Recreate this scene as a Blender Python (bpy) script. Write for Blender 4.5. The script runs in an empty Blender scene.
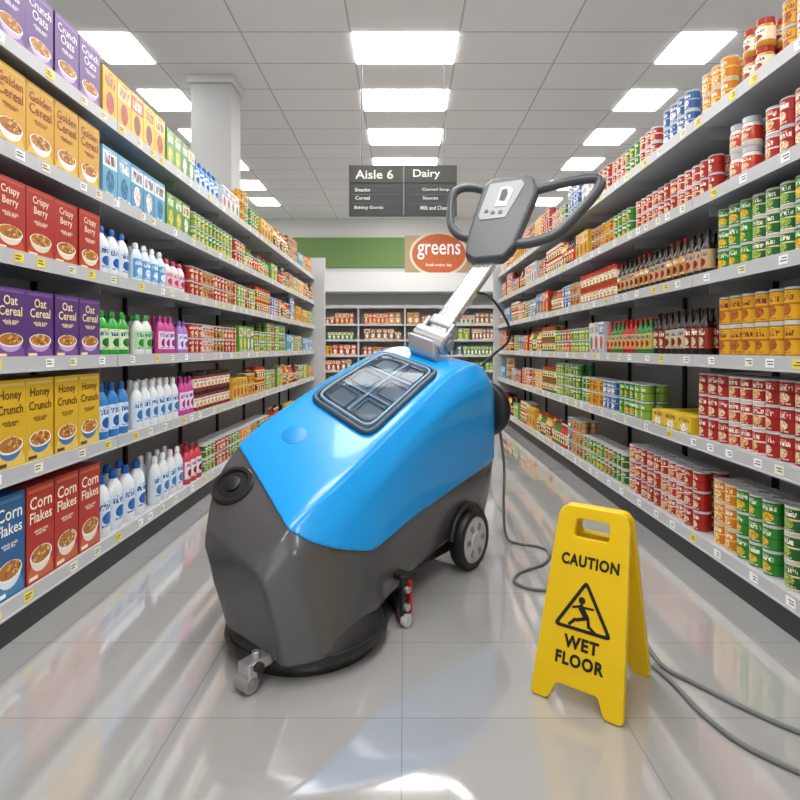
import bpy, bmesh, math, random
import numpy as np
from mathutils import Vector, Matrix
from mathutils.bvhtree import BVHTree
random.seed(11)
SC = bpy.context.scene
COL = SC.collection
try:
    SC.view_settings.view_transform = 'Standard'
except Exception: pass

# ------------------------------------------------------------ helpers
def lin(h):
    h = h.lstrip('#')
    if len(h) == 3: h = ''.join(q*2 for q in h)
    o = []
    for i in (0, 2, 4):
        c = int(h[i:i+2], 16) / 255
        o.append(c/12.92 if c <= .04045 else ((c+.055)/1.055)**2.4)
    return (o[0], o[1], o[2], 1.0)

def mat(name, col, rough=.5, metal=0., emis=0., coat=0., noise=0.):
    m = bpy.data.materials.new(name); m.use_nodes = True
    nt = m.node_tree; b = nt.nodes['Principled BSDF']
    c = lin(col) if isinstance(col, str) else col
    b.inputs['Base Color'].default_value = c
    b.inputs['Roughness'].default_value = rough
    b.inputs['Metallic'].default_value = metal
    b.inputs['Coat Weight'].default_value = coat
    if emis:
        b.inputs['Emission Color'].default_value = (1, .985, .96, 1)
        b.inputs['Emission Strength'].default_value = emis
    if noise:
        n = nt.nodes.new('ShaderNodeTexNoise'); n.inputs['Scale'].default_value = 220
        bp = nt.nodes.new('ShaderNodeBump'); bp.inputs['Strength'].default_value = noise
        bp.inputs['Distance'].default_value = .002
        tc = nt.nodes.new('ShaderNodeTexCoord')
        nt.links.new(tc.outputs['Object'], n.inputs['Vector'])
        nt.links.new(n.outputs['Fac'], bp.inputs['Height'])
        nt.links.new(bp.outputs['Normal'], b.inputs['Normal'])
    return m

def attr_mat(name, rough=.4):
    m = mat(name, (1, 1, 1, 1), rough)
    nt = m.node_tree; b = nt.nodes['Principled BSDF']
    a = nt.nodes.new('ShaderNodeVertexColor'); a.layer_name = 'Col'
    nt.links.new(a.outputs['Color'], b.inputs['Base Color'])
    return m

def label_mat(name, rough, dark=(.62, .42, .28, 1)):
    """packaging print: body colour + picture oval + lettering + fine print, in label (u,v) space"""
    m = attr_mat(name, rough); nt = m.node_tree; b = nt.nodes['Principled BSDF']; L = nt.links
    col = [n for n in nt.nodes if n.type == 'VERTEX_COLOR'][0]
    c2 = nt.nodes.new('ShaderNodeVertexColor'); c2.layer_name = 'Col2'
    at = nt.nodes.new('ShaderNodeAttribute'); at.attribute_name = 'Par'
    sp = nt.nodes.new('ShaderNodeSeparateXYZ'); L.new(at.outputs['Vector'], sp.inputs[0])
    u, v, s = sp.outputs
    def M(op, a, bb=None, cc=None):
        n = nt.nodes.new('ShaderNodeMath'); n.operation = op
        for i, x in enumerate((a, bb, cc)):
            if x is None: continue
            if isinstance(x, (int, float)): n.inputs[i].default_value = x
            else: L.new(x, n.inputs[i])
        return n.outputs[0]
    def noise(su, sv, detail=0.):
        cb = nt.nodes.new('ShaderNodeCombineXYZ')
        L.new(M('MULTIPLY', u, su), cb.inputs[0]); L.new(M('MULTIPLY', v, sv), cb.inputs[1]); L.new(M('MULTIPLY', s, 37.), cb.inputs[2])
        n = nt.nodes.new('ShaderNodeTexNoise'); n.inputs['Scale'].default_value = 1; n.inputs['Detail'].default_value = detail
        L.new(cb.outputs[0], n.inputs['Vector']); return n.outputs['Fac']
    def mix(f, a, bb):
        n = nt.nodes.new('ShaderNodeMix'); n.data_type = 'RGBA'
        L.new(f, n.inputs[0])
        for i, x in ((6, a), (7, bb)):
            if isinstance(x, tuple): n.inputs[i].default_value = x
            else: L.new(x, n.inputs[i])
        return n.outputs[2]
    def zone(u0, vc, vh):
        return M('MULTIPLY', M('LESS_THAN', M('ABSOLUTE', u), u0), M('LESS_THAN', M('ABSOLUTE', M('SUBTRACT', v, vc)), vh))
    el = M('LESS_THAN', M('ADD', M('POWER', M('ABSOLUTE', M('DIVIDE', u, .27)), 2.), M('POWER', M('ABSOLUTE', M('DIVIDE', M('SUBTRACT', v, .34), .22)), 2.)), 1.)
    food = M('GREATER_THAN', noise(14, 9, 1.), .52)
    f2 = nt.nodes.new('ShaderNodeMix'); f2.data_type = 'RGBA'; f2.blend_type = 'MULTIPLY'
    L.new(food, f2.inputs[0]); L.new(c2.outputs['Color'], f2.inputs[6]); f2.inputs[7].default_value = dark
    c = mix(el, col.outputs['Color'], f2.outputs[2])
    bw = nt.nodes.new('ShaderNodeRGBToBW'); L.new(col.outputs['Color'], bw.inputs[0])
    ink = mix(M('GREATER_THAN', bw.outputs[0], .36), (.93, .88, .74, 1), (.22, .03, .03, 1) if dark[2] < .5 else (.02, .08, .3, 1))
    c = mix(M('MULTIPLY', zone(.36, .76, .10), M('GREATER_THAN', noise(26, 5), .47)), c, ink)
    c = mix(M('MULTIPLY', zone(.30, .07, .035), M('GREATER_THAN', noise(50, 9), .5)), c, ink)
    c = mix(M('MULTIPLY', zone(.22, .92, .022), M('GREATER_THAN', noise(50, 9), .5)), c, ink)
    L.new(c, b.inputs['Base Color'])
    return m

def empty(name, loc=(0, 0, 0)):
    e = bpy.data.objects.new(name, None); COL.objects.link(e); e.location = loc
    e.empty_display_size = .1
    return e

def par(o, e):
    if e is not None:
        o.parent = e
        o.matrix_parent_inverse = Matrix.Translation(-Vector(e.location))
    return o

def mesh_obj(name, vs, fs, m, parent=None, smooth=False, ang=40):
    me = bpy.data.meshes.new(name); me.from_pydata([tuple(v) for v in vs], [], fs); me.update()
    if smooth:
        me.polygons.foreach_set('use_smooth', [True]*len(me.polygons))
        me.set_sharp_from_angle(angle=math.radians(ang))
    o = bpy.data.objects.new(name, me); COL.objects.link(o)
    if m: me.materials.append(m)
    return par(o, parent)

class MB:
    def __init__(s): s.v = []; s.f = []; s.c = []; s.c2 = []; s.p = []; s.n = 0
    def add(s, V, F, C, C2=None, Pr=None):
        s.v.append(V); o = s.n
        s.f.extend([tuple(i+o for i in f) for f in F]); s.c.extend(C); s.n += len(V)
        s.c2.extend([C2 or (1,1,1,1)]*len(F))
        s.p.append(Pr if Pr is not None else np.tile((9., -9., 0.), (len(V), 1)))
    def box(s, a, b, c):
        x0, y0, z0 = a; x1, y1, z1 = b
        V = np.array([(x0,y0,z0),(x1,y0,z0),(x1,y1,z0),(x0,y1,z0),(x0,y0,z1),(x1,y0,z1),(x1,y1,z1),(x0,y1,z1)], float)
        F = [(3,2,1,0),(4,5,6,7),(0,1,5,4),(1,2,6,5),(2,3,7,6),(3,0,4,7)]
        s.add(V, F, [c]*6)
    def build(s, name, m, parent=None, smooth=True):
        V = np.concatenate(s.v)
        me = bpy.data.meshes.new(name); me.from_pydata(V.tolist(), [], s.f)
        cnt = np.array([len(f) for f in s.f])
        for nm, cc in (('Col', s.c), ('Col2', s.c2)):
            at = me.color_attributes.new(nm, 'FLOAT_COLOR', 'CORNER')
            at.data.foreach_set('color', np.repeat(np.array(cc, np.float32), cnt, axis=0).ravel())
        at = me.attributes.new('Par', 'FLOAT_VECTOR', 'POINT')
        at.data.foreach_set('vector', np.concatenate(s.p).astype(np.float32).ravel())
        if smooth:
            me.polygons.foreach_set('use_smooth', [True]*len(me.polygons))
            me.set_sharp_from_angle(angle=math.radians(50))
        me.materials.append(m)
        o = bpy.data.objects.new(name, me); COL.objects.link(o)
        return par(o, parent)

def box_obj(name, a, b, m, parent=None, bev=0.):
    mb = MB(); mb.box(a, b, (1,1,1,1))
    o = mesh_obj(name, mb.v[0], mb.f, m, parent)
    if bev:
        md = o.modifiers.new('b', 'BEVEL'); md.width = bev; md.segments = 2
    return o

def obox(name, c, ax, ay, az, h, m, parent=None, bev=.006):
    c = Vector(c); A = [Vector(a).normalized()*k for a, k in zip((ax, ay, az), h)]
    V = []
    for k in (-1, 1):
        for (i, j) in ((-1,-1),(1,-1),(1,1),(-1,1)):
            V.append(c + A[0]*i + A[1]*j + A[2]*k)
    F = [(3,2,1,0),(4,5,6,7),(0,1,5,4),(1,2,6,5),(2,3,7,6),(3,0,4,7)]
    o = mesh_obj(name, V, F, m, parent)
    if bev:
        md = o.modifiers.new('b', 'BEVEL'); md.width = bev; md.segments = 3
    return o

def lathe_obj(name, origin, axis, prof, m, parent=None, seg=40, ang=35):
    q = Vector(axis).normalized().to_track_quat('Z', 'Y'); o0 = Vector(origin)
    V = []; F = []
    for (r, h) in prof:
        for i in range(seg):
            a = 2*math.pi*i/seg
            V.append(o0 + q @ Vector((r*math.cos(a), r*math.sin(a), h)))
    n = len(prof)
    for k in range(n-1):
        for i in range(seg):
            j = (i+1) % seg
            F.append((k*seg+i, k*seg+j, (k+1)*seg+j, (k+1)*seg+i))
    F.append(tuple(range(seg))[::-1]); F.append(tuple((n-1)*seg+i for i in range(seg)))
    return mesh_obj(name, V, F, m, parent, True, ang)

def cyl(name, p0, p1, r, m, parent=None, seg=24):
    p0 = Vector(p0); p1 = Vector(p1); L = (p1-p0).length; b = min(r, L)*.15
    return lathe_obj(name, p0, p1-p0, [(r-b, 0), (r, b), (r, L-b), (r-b, L)], m, parent, seg)

def catmull(P, n=10, closed=False):
    P = [Vector(p) for p in P]; out = []; N = len(P)
    rng = range(N) if closed else range(N-1)
    for i in rng:
        if closed: a, b, c, d = P[i-1], P[i], P[(i+1) % N], P[(i+2) % N]
        else: a, b, c, d = P[max(i-1, 0)], P[i], P[i+1], P[min(i+2, N-1)]
        for k in range(n):
            t = k/n
            out.append(.5*((2*b)+(c-a)*t+(2*a-5*b+4*c-d)*t*t+(3*b-a-3*c+d)*t**3))
    if not closed: out.append(P[-1])
    return out

def tube(name, pts, r, m, parent=None, closed=False, smooth=True, n=10):
    P = catmull(pts, n, closed) if smooth else [Vector(p) for p in pts]
    cu = bpy.data.curves.new(name, 'CURVE'); cu.dimensions = '3D'
    sp = cu.splines.new('POLY'); sp.points.add(len(P)-1)
    for q, p in zip(sp.points, P): q.co = (*p, 1)
    sp.use_cyclic_u = closed
    cu.bevel_depth = r; cu.bevel_resolution = 4; cu.use_fill_caps = True
    cu.materials.append(m)
    o = bpy.data.objects.new(name, cu); COL.objects.link(o)
    me = bpy.data.meshes.new_from_object(o.evaluated_get(bpy.context.evaluated_depsgraph_get()))
    bpy.data.objects.remove(o)
    me.polygons.foreach_set('use_smooth', [True]*len(me.polygons))
    o = bpy.data.objects.new(name, me); COL.objects.link(o)
    return par(o, parent)

def text_mesh(s, off=0.0, ext=0., res=3, spacing=1.0):
    cu = bpy.data.curves.new('t', 'FONT'); cu.body = s; cu.align_x = 'CENTER'; cu.align_y = 'CENTER'
    cu.resolution_u = res; cu.offset = off; cu.extrude = ext; cu.space_character = spacing
    o = bpy.data.objects.new('t', cu); COL.objects.link(o)
    me = bpy.data.meshes.new_from_object(o.evaluated_get(bpy.context.evaluated_depsgraph_get()))
    bpy.data.objects.remove(o)
    V = np.array([v.co[:] for v in me.vertices]); F = [tuple(p.vertices) for p in me.polygons]
    bpy.data.meshes.remove(me)
    V[:, :2] -= (V[:, :2].max(0)+V[:, :2].min(0))/2
    return V, F

def text_obj(name, s, c, ux, uy, width, height, m, parent, off=.01, spacing=1.0):
    V, F = text_mesh(s, off, 0, 3, spacing)
    w = np.ptp(V[:, 0]); h = np.ptp(V[:, 1])
    ux = Vector(ux).normalized(); uy = Vector(uy).normalized(); c = Vector(c)
    sx = width/w; sy = height/h if height else sx
    P = [c + ux*float(v[0]*sx) + uy*float(v[1]*sy) for v in V]
    return mesh_obj(name, P, F, m, parent)

# ------------------------------------------------------------ materials
M_alloy = mat('alloy', '#c9cbce', .3, .85)
M_rubber = mat('black_rubber', '#1a1b1d', .45)
M_shelf = mat('shelf_white_enamel', '#bfc0c2', .4)
M_kick = mat('kick_plate', '#232528', .45)
M_wall = mat('wall_paint', '#d2d2d0', .7)
M_prod = attr_mat('printed_packaging', .38)
M_pack = label_mat('carton_print', .4)
M_plast = label_mat('bottle_plastic', .25, (.55, .62, .75, 1))
M_can = label_mat('can_label', .28)
M_tag = attr_mat('price_tag_card', .5)

def tile_mat(name, w, h, lx, ly, c1, c2, cm, mortar, rough, bump=0., var=.0):
    m = bpy.data.materials.new(name); m.use_nodes = True
    nt = m.node_tree; b = nt.nodes['Principled BSDF']
    tc = nt.nodes.new('ShaderNodeTexCoord'); mp = nt.nodes.new('ShaderNodeMapping')
    mp.inputs['Location'].default_value = (lx, ly, 0)
    br = nt.nodes.new('ShaderNodeTexBrick'); br.offset = 0; br.squash = 1
    br.inputs['Scale'].default_value = 1; br.inputs['Brick Width'].default_value = w
    br.inputs['Row Height'].default_value = h; br.inputs['Mortar Size'].default_value = mortar
    br.inputs['Mortar Smooth'].default_value = 0
    br.inputs['Color1'].default_value = lin(c1); br.inputs['Color2'].default_value = lin(c2)
    br.inputs['Mortar'].default_value = lin(cm)
    nt.links.new(tc.outputs['Object'], mp.inputs['Vector']); nt.links.new(mp.outputs['Vector'], br.inputs['Vector'])
    nt.links.new(br.outputs['Color'], b.inputs['Base Color'])
    b.inputs['Roughness'].default_value = rough
    return m, b, nt
M_floor, fb, fnt = tile_mat('polished_floor_tile', .72, .465, 0.01, .044, '#aaa9a8', '#aeadac', '#8c8a88', .0016, .06)
fb.inputs['IOR'].default_value = 2.4
fb.inputs['Coat Weight'].default_value = .8; fb.inputs['Coat Roughness'].default_value = .04
M_ceil, _, _ = tile_mat('ceiling_tile', 1.2, .678, .6, -.028, '#e4e4e4', '#e8e8e8', '#b8b8b8', .010, .8)
M_light = mat('light_diffuser', '#ffffff', .5, 0, 15.5)

# ------------------------------------------------------------ room
H = 1.2; W = 1.58; CZ = 4.66; YB = 15.0; YF = -3.0; XR = 6.6
box_obj('floor', (-XR, YF, -.1), (XR, YB, 0), M_floor)
box_obj('ceiling', (-XR, YF, CZ), (XR, YB, CZ+.1), M_ceil)
box_obj('wall_left', (-XR-.1, YF, 0), (-XR, YB, CZ), M_wall)
box_obj('wall_right', (XR, YF, 0), (XR+.1, YB, CZ), M_wall)
box_obj('wall_back', (-XR, YB, 0), (XR, YB+.1, CZ), M_wall)
box_obj('wall_front', (-XR, YF-.1, 0), (XR, YF, CZ), M_wall)
box_obj('baseboard_back', (-XR, YB-.02, 0), (XR, YB, .12), M_kick)
LE = empty('ceiling_light_panels', (0, 6, CZ))
k = 0
for j in range(-6, 6):
    y0 = 6.13 + j*1.356
    for (xa, xb) in ((-.6, .6), (-3.6, -3.02), (3.02, 3.65)):
        k += 1
        box_obj('light_%d' % k, (xa+.015, y0+.015, CZ-.012), (xb-.015, y0+.663, CZ-.002), M_light, LE)
cole = empty('support_column', (-2.5, 7.3, 0))
box_obj('shaft', (-2.72, 7.1, 0), (-2.2, 7.5, CZ-.1), mat('column_paint', '#b8b8b8', .6), cole, .01)
box_obj('capital', (-2.75, 7.07, CZ-.1), (-2.17, 7.53, CZ-.001), M_wall, cole, .005)

# ------------------------------------------------------------ shelving
LIP = [2.448, 2.023, 1.60, 1.165, .716, .19]
def shelving(name, side, y0, y1):
    e = empty(name, (side*(W+.25), (y0+y1)/2, 0))
    sx = lambda d: side*(W+d)
    mb = MB(); kb = MB()
    w = (1, 1, 1, 1)
    def bx(B, d0, d1, ya, yb, z0, z1):
        xa, xb = sorted((sx(d0), sx(d1))); B.box((xa, ya, z0), (xb, yb, z1), w)
    bay = 1.0
    yj = 3.08 - math.floor((3.08-y0)/bay)*bay
    cuts = [y0] + [yj+i*bay for i in range(40) if y0+.05 < yj+i*bay < y1-.05] + [y1]
    for i, z in enumerate(LIP):
        for a, b in zip(cuts[:-1], cuts[1:]):
            bx(mb, .012, .47, a+.002, b-.002, z-.035, z-.008)
            bx(mb, 0, .012, a+.003, b-.003, z-.062, z)
            bx(mb, -.006, .0, a+.003, b-.003, z-.066, z-.058)
            if i < 5:
                bx(mb, .1, .45, a+.004, a+.012, z-.10, z-.035)
    bx(mb, .47, .50, y0, y1, .0, 2.82)
    bx(kb, .03, .47, y0, y1, 0, .125)
    for c in cuts: 
        bx(kb, .445, .47, c-.015, c+.015, .19, 2.8)
    o = mb.build('shelf_decks', M_shelf, e, False)
    kb.build('kick_plate', M_kick, e, False)
    tg = MB(); rr = random.Random(5+side)
    for z in LIP:
        y = y0+.1
        while y < y1-.1:
            c = lin(rr.choice(['#f4f1d8', '#ffffff', '#f6e04a', '#ffffff', '#efe9c4']))
            xa, xb = sorted((sx(-.002), sx(-.0002)))
            hw = .028
            tg.box((xa, y, z-.050), (xb, y+2*hw, z-.012), c)
            for q in range(2):
                xa2, xb2 = sorted((sx(-.003), sx(-.002)))
                tg.box((xa2, y+.006, z-.026-q*.012), (xb2, y+.006+rr.uniform(.02, .042), z-.021-q*.012), lin('#555555'))
            y += rr.uniform(.12, .34)
    tg.build('price_tags', M_tag, e, False)
    return e
LY1 = 9.8; RY1 = 9.5; Y0 = .7
eL = shelving('shelving_unit', -1, Y0, LY1)
eR = shelving('shelving_unit', 1, Y0, RY1)
box_obj('end_panel', (-2.08, LY1+.002, 0), (-1.40, LY1+.06, 2.78), mat('end_panel_paint', '#c4c5c6', .5), eL, .01)
box_obj('end_panel', (1.50, RY1+.002, 0), (2.08, RY1+.05, 2.7), M_shelf, eR, .01)

# ------------------------------------------------------------ product templates (front = +x)
def lathe_t(rings, bands, seg, front, v0, v1, fa=50):
    V = []; F = []; I = []; Pm = []
    for (r, z) in rings:
        for i in range(seg):
            a = 2*math.pi*i/seg
            V.append((r*math.cos(a), r*math.sin(a), z))
            aa = a if a <= math.pi else a-2*math.pi
            Pm.append((aa/math.pi*1.25, (z-v0)/(v1-v0), 0.))
    n = len(rings)
    for k in range(n-1):
        for i in range(seg):
            j = (i+1) % seg
            am = math.degrees(2*math.pi*(i+.5)/seg); am = min(am, 360-am)
            c = bands[k]
            if k in front: c = front[k] if am < fa else bands[k]
            F.append((k*seg+i, k*seg+j, (k+1)*seg+j, (k+1)*seg+i)); I.append(c)
    F.append(tuple((n-1)*seg+i for i in range(seg))); I.append(bands[-1])
    return np.array(V), F, I, np.array(Pm)
can_r = [(.96,0),(1,.03),(.97,.06),(.97,.10),(.97,.50),(.97,.56),(.97,.90),(.97,.94),(1,.97),(.95,1.0),(.86,.965)]
can_b = [0,0,2,1,2,1,2,0,0,0,0]
CAN = {s: lathe_t(can_r, can_b, s, {}, .10, .90) for s in (20, 12, 8)}
jug_r = [(.9,0),(1,.04),(1,.12),(1,.14),(1,.50),(.98,.60),(.88,.70),(.62,.79),(.40,.84),(.36,.855),(.44,.86),(.42,.965),(.3,1.0)]
jug_b = [0,0,0,0,0,0,0,0,0,2,2,2,2]
JUG = {s: lathe_t(jug_r, jug_b, s, {3: 1, 4: 1}, .14, .60, 66) for s in (20, 10)}
bot_r = [(.92,0),(1,.03),(1,.15),(1,.24),(1,.42),(1,.58),(.82,.67),(.38,.77),(.31,.92),(.37,.925),(.37,1.0)]
bot_b = [0,0,1,1,1,0,0,0,2,2,2]
BOT = {s: lathe_t(bot_r, bot_b, s, {}, .15, .58) for s in (14, 8)}
jar_r = [(.93,0),(1,.04),(1,.2),(1,.66),(.86,.78),(.84,.80),(.9,.81),(.9,1.0)]
jar_b = [0,0,1,0,0,2,2,2]
JAR = {s: lathe_t(jar_r, jar_b, s, {}, .2, .66) for s in (14, 8)}

TXT = {}
def txt(s):
    if s not in TXT: TXT[s] = text_mesh(s, .012, 0, 2)
    return TXT[s]

def add_t(B, V, F, C, pos, rot, sc=(1,1,1), twist=0., C2=None, Pr=None):
    P = V*np.array(sc)
    if twist:
        c, s = math.cos(twist), math.sin(twist)
        P = np.stack([P[:,0]*c-P[:,1]*s, P[:,0]*s+P[:,1]*c, P[:,2]], 1)
    c, s = math.cos(rot), math.sin(rot)
    P = np.stack([P[:,0]*c-P[:,1]*s, P[:,0]*s+P[:,1]*c, P[:,2]], 1) + np.array(pos)
    B.add(P, F, C, C2, Pr)
def seeded(Pm, rr):
    Q = Pm.copy(); Q[:, 2] = rr.random(); return Q

def disc(cy, cz, ry, rz, x, n=20, a0=0, a1=2*math.pi):
    V = [(x, cy+ry*math.cos(a0+(a1-a0)*i/n), cz+rz*math.sin(a0+(a1-a0)*i/n)) for i in range(n if abs(a1-a0) > 6.2 else n+1)]
    return np.array(V), [tuple(range(len(V)))]

def cereal(B, pos, rot, w, h, d, pal, words, seed, detail=True):
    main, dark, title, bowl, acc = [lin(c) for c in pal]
    V = np.array([(-d,-w/2,0),(0,-w/2,0),(0,w/2,0),(-d,w/2,0),(-d,-w/2,h),(0,-w/2,h),(0,w/2,h),(-d,w/2,h)], float)
    F = [(3,2,1,0),(4,5,6,7),(0,1,5,4),(1,2,6,5),(2,3,7,6),(3,0,4,7)]
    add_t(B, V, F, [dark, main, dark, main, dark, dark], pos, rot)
    if not detail: return
    rr = random.Random(seed)
    e = .0006
    def quad(y0, y1, z0, z1, x, c):
        add_t(B, np.array([(x,y0,z0),(x,y1,z0),(x,y1,z1),(x,y0,z1)]), [(0,1,2,3)], [c], pos, rot)
    V, F = disc(0, h*.02, w*.47, h*.24, e, 24, 0, math.pi); add_t(B, V, F, [acc], pos, rot)
    quad(-w*.44, w*.44, h*.93, h*.965, e, acc)
    quad(-w*.42, -w*.12, h*.03, h*.07, 3*e, title)
    V, F = disc(0, h*.26, w*.38, h*.135, 2*e, 24, math.pi, 2*math.pi); V[:,2] = h*.26+(V[:,2]-h*.26)*1.25
    add_t(B, V, F, [bowl], pos, rot)
    V, F = disc(0, h*.26, w*.40, h*.10, 3*e, 24); add_t(B, V, F, [lin('#fbf7ee')], pos, rot)
    V, F = disc(0, h*.268, w*.355, h*.085, 4*e, 24); add_t(B, V, F, [lin('#b9772e')], pos, rot)
    for q in range(26):
        a = rr.uniform(0, 6.28); r = math.sqrt(rr.random())
        V, F = disc(w*.32*r*math.cos(a), h*.275+h*.075*r*math.sin(a), w*rr.uniform(.035, .06), h*rr.uniform(.014, .022), (5+q*.05)*e, 6)
        add_t(B, V, F, [lin(rr.choice(['#e0ab5c', '#cf8f3c', '#8f5420', '#efc98a', '#a5652a']))], pos, rot)
    for i, wd in enumerate(words):
        V, F = txt(wd); s = min(w*.80/np.ptp(V[:,0]), h*.13/np.ptp(V[:,1]))
        P = np.stack([np.full(len(V), 3*e), V[:,0]*s, V[:,1]*s*1.05 + h*(.82-.15*i)], 1)
        add_t(B, P, F, [title]*len(F), pos, rot)
    for q, ww in ((.50, .5), (.47, .36)):
        V, F = txt('whole grain' if q == .5 else 'family size'); s = w*ww/np.ptp(V[:,0])
        P = np.stack([np.full(len(V), 3*e), V[:,0]*s, V[:,1]*s + h*(q+.02)], 1)
        add_t(B, P, F, [title]*len(F), pos, rot)

def carton(B, pos, rot, w, h, d, pal, rr=random):
    c0, c1, c2 = [lin(c) for c in pal]
    V = np.array([(-d,-w/2,0),(0,-w/2,0),(0,w/2,0),(-d,w/2,0),(-d,-w/2,h),(0,-w/2,h),(0,w/2,h),(-d,w/2,h)], float)
    F = [(3,2,1,0),(4,5,6,7),(0,1,5,4),(2,3,7,6),(3,0,4,7)]
    add_t(B, V, F, [c0]*5, pos, rot)
    sd = rr.random()
    zs = [0, .12, .60, .92, 1.0]; cs_ = [c1, c0, c0, c0] if sd < .5 else [c0, c0, c1, c0]
    for k in range(4):
        a, b = zs[k], zs[k+1]
        V = np.array([(0,-w/2,h*a),(0,w/2,h*a),(0,w/2,h*b),(0,-w/2,h*b)])
        Pm = np.array([(-.5,a,sd),(.5,a,sd),(.5,b,sd),(-.5,b,sd)])
        add_t(B, V, [(0,1,2,3)], [cs_[k]], pos, rot, C2=c2, Pr=Pm)

CATS = ('jug', 'can', 'bot', 'jar', 'cart')
BB = {(c, s): MB() for c in CATS for s in (-1, 1, 0)}
Bcer = MB()
SIL = '#c4c6c8'
def canpal(m, mid, patch, logo): return [lin(SIL), lin(m), lin(mid), lin(patch), lin(logo)]
CP = {
 'green': canpal('#2f8a34', '#1f6b2a', '#f0c838', '#fff6d8'),
 'dgreen': canpal('#1f6632', '#e9e2b0', '#a8c85c', '#f4f2e0'),
 'red': canpal('#ad241c', '#8a1810', '#f3dcb6', '#ffffff'),
 'redw': canpal('#b2281e', '#f3efe6', '#f0c890', '#f7e9c8'),
 'white': canpal('#dcd8cf', '#d8362a', '#e08b2c', '#2f7a3a'),
 'yellow': canpal('#dda920', '#a86a12', '#b8682a', '#fff3c0'),
 'orange': canpal('#d67f1c', '#f4c94a', '#f8e0a0', '#fff3d0'),
 'blue': canpal('#2a5a9c', '#8fb8de', '#ffffff', '#f2f2f2'),
 'lime': canpal('#80a638', '#3f7a26', '#e8e8a0', '#ffffff'),
 'tan': canpal('#c8a86c', '#8a4a20', '#a8401c', '#7a2a18'),
 'brown': canpal('#633520', '#d9b060', '#d8a050', '#f0e0b8'),
}
def sxy(side, d): return side*(W+d)
def rotof(side): return 0. if side < 0 else math.pi

def row_can(side, z, y0, y1, pals, tiers=2, r=.042, h=.115, rows=2, rr=random):
    y = y0+r+.004; i = 0; grp = 0; pal = pals[0]
    while y+r < y1:
        if grp <= 0:
            pal = pals[i % len(pals)]; i += 1; grp = rr.randint(2, 4) if len(pals) > 1 else 99
        grp -= 1
        seg = 20 if y < 3.6 else (12 if y < 5.5 else 8)
        V, F, I, Pm = CAN[seg]; C = [CP[pal][q] for q in I]
        for rw in range(rows if y < 7 else 1):
            for k in range(tiers):
                add_t(BB['can', side], V, F, C, (sxy(side, .03+r+rw*(2*r+.004)), y+rr.uniform(-.002,.002), z+k*h), rotof(side), (r, r, h), rr.uniform(-.3,.3), CP[pal][3], seeded(Pm, rr))
        y += 2*r+.005
def row_jug(side, z, y0, y1, pal, h=.27, ry=.052, rx=.038, rr=random, rows=2):
    C0 = [lin(c) for c in pal]; y = y0+ry+.005
    while y+ry < y1:
        V, F, I, Pm = JUG[20 if y < 4 else 10]
        hh = h*rr.uniform(.985, 1.0)
        for rw in range(rows):
            add_t(BB['jug', side], V, F, [C0[q] for q in I], (sxy(side, .03+rx+rw*(2*rx+.01)), y, z), rotof(side), (rx, ry, hh), 0, C0[4], seeded(Pm, rr))
        y += 2*ry+.006
def row_bot(side, z, y0, y1, pals, h=.29, r=.036, rr=random):
    y = y0+r+.004; i = 0
    while y+r < y1:
        C0 = [lin(c) for c in pals[(i//3) % len(pals)]]; i += 1
        V, F, I, Pm = BOT[14 if y < 4.5 else 8]
        for rw in range(2):
            add_t(BB['bot', side], V, F, [C0[q] for q in I], (sxy(side, .03+r+rw*(2*r+.006)), y, z), rotof(side), (r, r, h*rr.uniform(.97,1)), 0, C0[4], seeded(Pm, rr))
        y += 2*r+.008
def row_jar(side, z, y0, y1, pals, h=.14, r=.04, tiers=1, rr=random):
    y = y0+r+.004; i = 0
    while y+r < y1:
        C0 = [lin(c) for c in pals[(i//3) % len(pals)]]; i += 1
        V, F, I, Pm = JAR[14 if y < 4.5 else 8]
        for rw in range(2):
            for k in range(tiers):
                add_t(BB['jar', side], V, F, [C0[q] for q in I], (sxy(side, .03+r+rw*(2*r+.006)), y, z+k*h), rotof(side), (r, r, h), 0, C0[4], seeded(Pm, rr))
        y += 2*r+.007
def row_cart(side, z, y0, y1, pals, w=.12, h=.22, d=.06, tiers=1, rr=random):
    y = y0+w/2+.004; i = 0
    while y+w/2 < y1:
        p = pals[(i//2) % len(pals)]; i += 1
        for k in range(tiers):
            for rw in range(3 if y < 6 else 1):
                carton(BB['cart', side], (sxy(side, .025+rw*(d+.006)), y, z+k*h), rotof(side), w, h, d, p, rr)
        y += w+.005
def row_cer(side, z, y0, n, w, h, pal, words, d=.07, rr=random):
    for i in range(n):
        y = y0+(i+.5)*(w+.006)
        for rw in range(3):
            cereal(Bcer, (sxy(side, .025+rw*(d+.005)+(rr.uniform(0,.006))), y, z), rotof(side), w, h, d, pal, words, i, rw == 0)

PUR = ('#5d3480', '#44205f', '#f4ecfa', '#c8b0dc', '#8660a4')
PUR2 = ('#563176', '#3f1e58', '#ffe9b0', '#c9a7e0', '#7a5298')
YEL = ('#d69f1c', '#b88410', '#8a2f10', '#ffffff', '#e4bd50')
YEL2 = ('#dcb020', '#bc8c14', '#5a3a10', '#3f7ab0', '#e8ca64')
RED = ('#ad2618', '#86190e', '#ffe9c8', '#f0e0c8', '#c64a26')
BLU = ('#225f94', '#1a4a78', '#ffffff', '#e4eef6', '#4684b0')
RED2 = ('#b2291c', '#8c1a10', '#fff2d8', '#f3e3d0', '#ca683c')
Zs = [z-.0075 for z in LIP]
def yend(n, w): return 2.95-n*(w+.006)
w_ = .186; wtxt = {0:('Crunch','Oats'),1:('Golden','Cereal'),2:('Crispy','Berry'),3:('Oat','Cereal'),4:('Honey','Crunch'),5:('Corn','Flakes')}
ns = 6
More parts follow.
